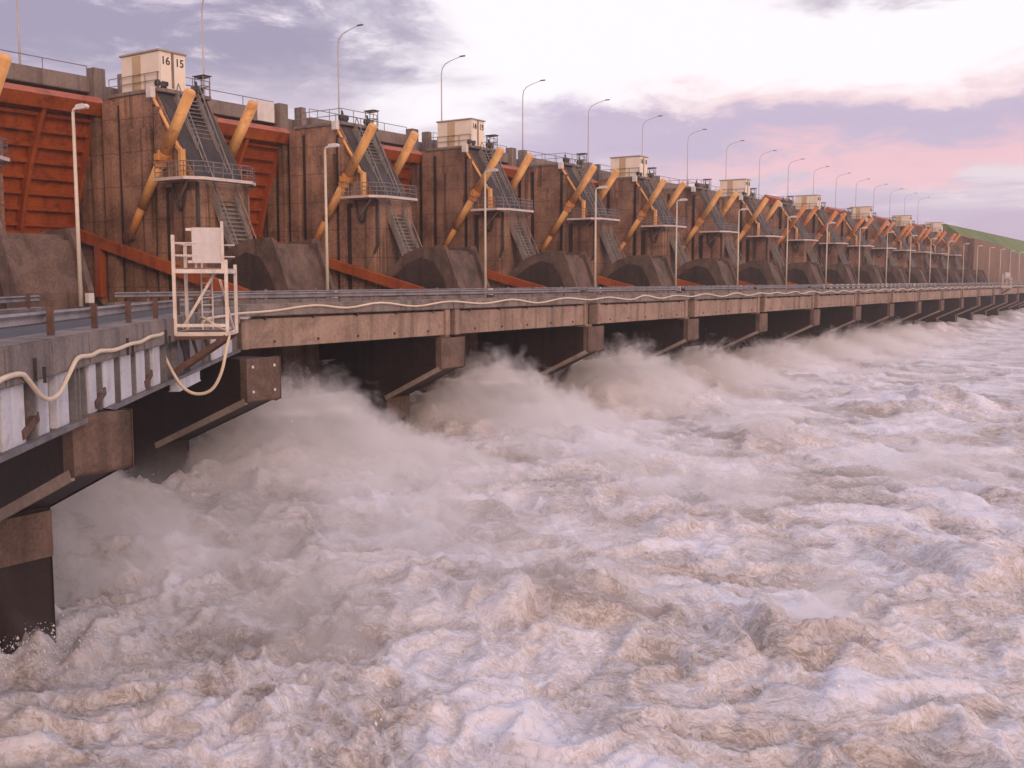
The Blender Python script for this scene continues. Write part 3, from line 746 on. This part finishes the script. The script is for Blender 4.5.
def puff_density(k):
    tc = k.new('ShaderNodeTexCoord').outputs['Object']
    vl = k.new('ShaderNodeVectorMath', operation='LENGTH'); k.set(vl.inputs[0], tc)
    fall = k.sm(vl.outputs['Value'], .0, .9, 1., 0.)
    n2 = k.sm(k.noise(k.pos(), .5, 5, .62, .5), .40, .72)
    return k.math('MULTIPLY', k.math('MULTIPLY', fall, n2), .6)
pm = vol_mat('spray_puff', .1, puff_density)
bm = bmesh.new(); bmesh.ops.create_icosphere(bm, subdivisions=2, radius=1.0); pme = bpy.data.meshes.new('spray_cloud'); bm.to_mesh(pme); bm.free(); pme.materials.append(pm)
for (x_, y_, z_, sx, sy, sz) in ((-17.5,29.5,.8,5.5,5.5,3.2),(-24.5,68,1.0,7,7,3.0),(-9,31,.7,3.6,3.6,2.6),(-27,33,1.0,8,6,3.4),(-20,46,1.0,8,7,2.8),(-31,54,1.2,7,8,3.2),(-12,60,.8,8,8,2.4),(-22,22,.8,6,5,2.8)):
    o = bpy.data.objects.new('spray_cloud', pme); COL.objects.link(o); o.location = (x_,y_,z_); o.scale = (sx,sy,sz)
    tag(o, kind='stuff')
HAZE = True
if HAZE:
    hz = MB().box(-330,330,-120,960,-12,45).build('haze', vol_mat('haze', 0.0003, None)); tag(hz, kind='stuff')

# ------------------------------------------------------------------ camera
cam = bpy.data.cameras.new('camera'); cam.sensor_width = 36; cam.lens = 36*1027/1024; cam.clip_end = 5000
co_ = bpy.data.objects.new('camera', cam); COL.objects.link(co_)
co_.location = (0,0,11); co_.rotation_euler = (R(90-5.782), 0, R(33.8))
S.camera = co_
# ------------------------------------------------------------------ light
sun = bpy.data.lights.new('sun', 'SUN'); sun.energy = 1.0; sun.angle = R(16); sun.color = (1., .74, .60)
so = bpy.data.objects.new('sun', sun); COL.objects.link(so)
SD = Vector((.80,-.45,.30)).normalized()          # direction towards the sun
so.rotation_euler = SD.to_track_quat('Z', 'Y').to_euler(); so.location = (60,-40,60)
W = bpy.data.worlds.new('World'); S.world = W; W.use_nodes = True
k = NT(W.node_tree); bg = k.n['Background']
sky = k.new('ShaderNodeTexSky', sky_type='NISHITA'); sky.sun_disc = False
sky.sun_elevation = math.asin(SD.z); sky.sun_rotation = math.atan2(SD.x, SD.y)
d = k.new('ShaderNodeTexCoord').outputs['Generated']; x, y, z = k.sep(d)
t_ = R(33.8)
rt = k.math('ADD', k.math('MULTIPLY', x, math.cos(t_)), k.math('MULTIPLY', y, math.sin(t_)))
fw = k.math('ADD', k.math('MULTIPLY', x, -math.sin(t_)), k.math('MULTIPLY', y, math.cos(t_)))
A = k.math('MULTIPLY', k.math('ARCTAN2', rt, fw), 57.2958)       # degrees round the horizon
E = k.math('MULTIPLY', k.math('ARCSINE', z), 57.2958)            # degrees above it
cv = k.new('ShaderNodeCombineXYZ'); k.set(cv.inputs[0], A); k.set(cv.inputs[1], E)
cv = cv.outputs[0]
nA = k.noise(cv, 1., 7, .6, .5, (.07,.22,1)); nB = k.noise(cv, 1., 7, .62, .3, (.16,.45,1)); nC = k.noise(cv, 1., 6, .6, .2, (.05,.6,1))
An = k.math('ADD', A, k.math('MULTIPLY', k.math('SUBTRACT', nA, .5), 26))
En = k.math('ADD', E, k.math('MULTIPLY', k.math('SUBTRACT', nB, .5), 6.0))
white = (1.12,1.05,1.10); lav = (.60,.46,.63); grey = (.40,.355,.49); bank = (.57,.46,.65); pink = (.96,.60,.66)
col = k.mix(k.sm(En, 1., 6.5), lav, (.72,.62,.74))
col = k.mix(k.math('MULTIPLY', k.sm(nC, .48, .62), k.sm(E, 2.5, 5.)), col, (.88,.76,.82))
wm = k.math('MULTIPLY', k.sm(An, -13., -3.), k.sm(En, 6.5, 9.5))
wm = k.math('MAXIMUM', wm, k.math('MULTIPLY', k.sm(nB, .56, .68), k.sm(An, -20., -10., .0, .75)))
col = k.mix(wm, col, white)
# grey-lavender cloud on the left, with brighter breaks
gl = k.math('MULTIPLY', k.sm(An, -11., -1., 1., 0.), k.sm(En, 8.5, 11.5))
gl = k.math('MULTIPLY', gl, k.sm(nB, .66, .50))
col = k.mix(gl, col, grey)
# purple bank with a pink rim
ba = k.math('MULTIPLY', k.sm(En, 5.2, 6.6), k.sm(En, 8.6, 10.2, 1., 0.))
ba = k.math('MULTIPLY', ba, k.sm(An, -3., 4.))
rim = k.math('MULTIPLY', k.math('MULTIPLY', k.sm(En, 4.5, 5.6), k.sm(En, 6.0, 7.6, 1., 0.)), k.sm(A, 3., 15.))
rim2 = k.math('MULTIPLY', k.math('MULTIPLY', k.sm(En, 8.4, 9.4), k.sm(En, 9.6, 10.8, 1., 0.)), k.sm(A, 2., 14.))
col = k.mix(ba, col, k.mix(nC, bank, (.68,.58,.72)))
col = k.mix(k.math('MULTIPLY', rim, .9), col, pink)
col = k.mix(k.math('MULTIPLY', rim2, .6), col, (1.05,.76,.76))
cor = k.math('MULTIPLY', k.sm(En, 13.4, 15.2), k.sm(An, 10., 22.))
col = k.mix(cor, col, (.52,.44,.54))
# overhead and behind: broken lavender cloud, warm glow round the sunset
hi = k.sm(E, 17., 32.)
col = k.mix(hi, col, k.mix(k.sm(nA, .38, .62), (.68,.69,1.0), (1.12,1.12,1.40)))
back = k.sm(fw, .15, -.45)
dsn = k.new('ShaderNodeVectorMath', operation='DOT_PRODUCT'); k.set(dsn.inputs[0], d); dsn.inputs[1].default_value = tuple(SD)
glow = k.sm(dsn.outputs['Value'], .2, 1.)
col = k.mix(back, col, k.mix(glow, (.72,.60,.68), (1.6,1.05,.82)))
low = k.sm(E, -1., .5); col = k.mix(low, (.30,.25,.27), col)
skyc = k.new('ShaderNodeVectorMath', operation='SCALE'); k.set(skyc.inputs[0], sky.outputs[0]); skyc.inputs['Scale'].default_value = .10
col = k.mix(.95, skyc.outputs[0], col)
sc_ = k.new('ShaderNodeVectorMath', operation='SCALE'); k.set(sc_.inputs[0], col); sc_.inputs['Scale'].default_value = 10.8
k.set(bg.inputs[0], sc_.outputs[0]); bg.inputs[1].default_value = .1
# ------------------------------------------------------------------ render settings
S.view_settings.view_transform = 'Standard'; S.view_settings.look = 'None'; S.view_settings.exposure = -.14; S.view_settings.gamma = 1
C_ = S.cycles
C_.volume_bounces = 3; C_.max_bounces = 9; C_.diffuse_bounces = 3; C_.volume_step_rate = 1.25; C_.volume_max_steps = 128
C_.use_denoising = True
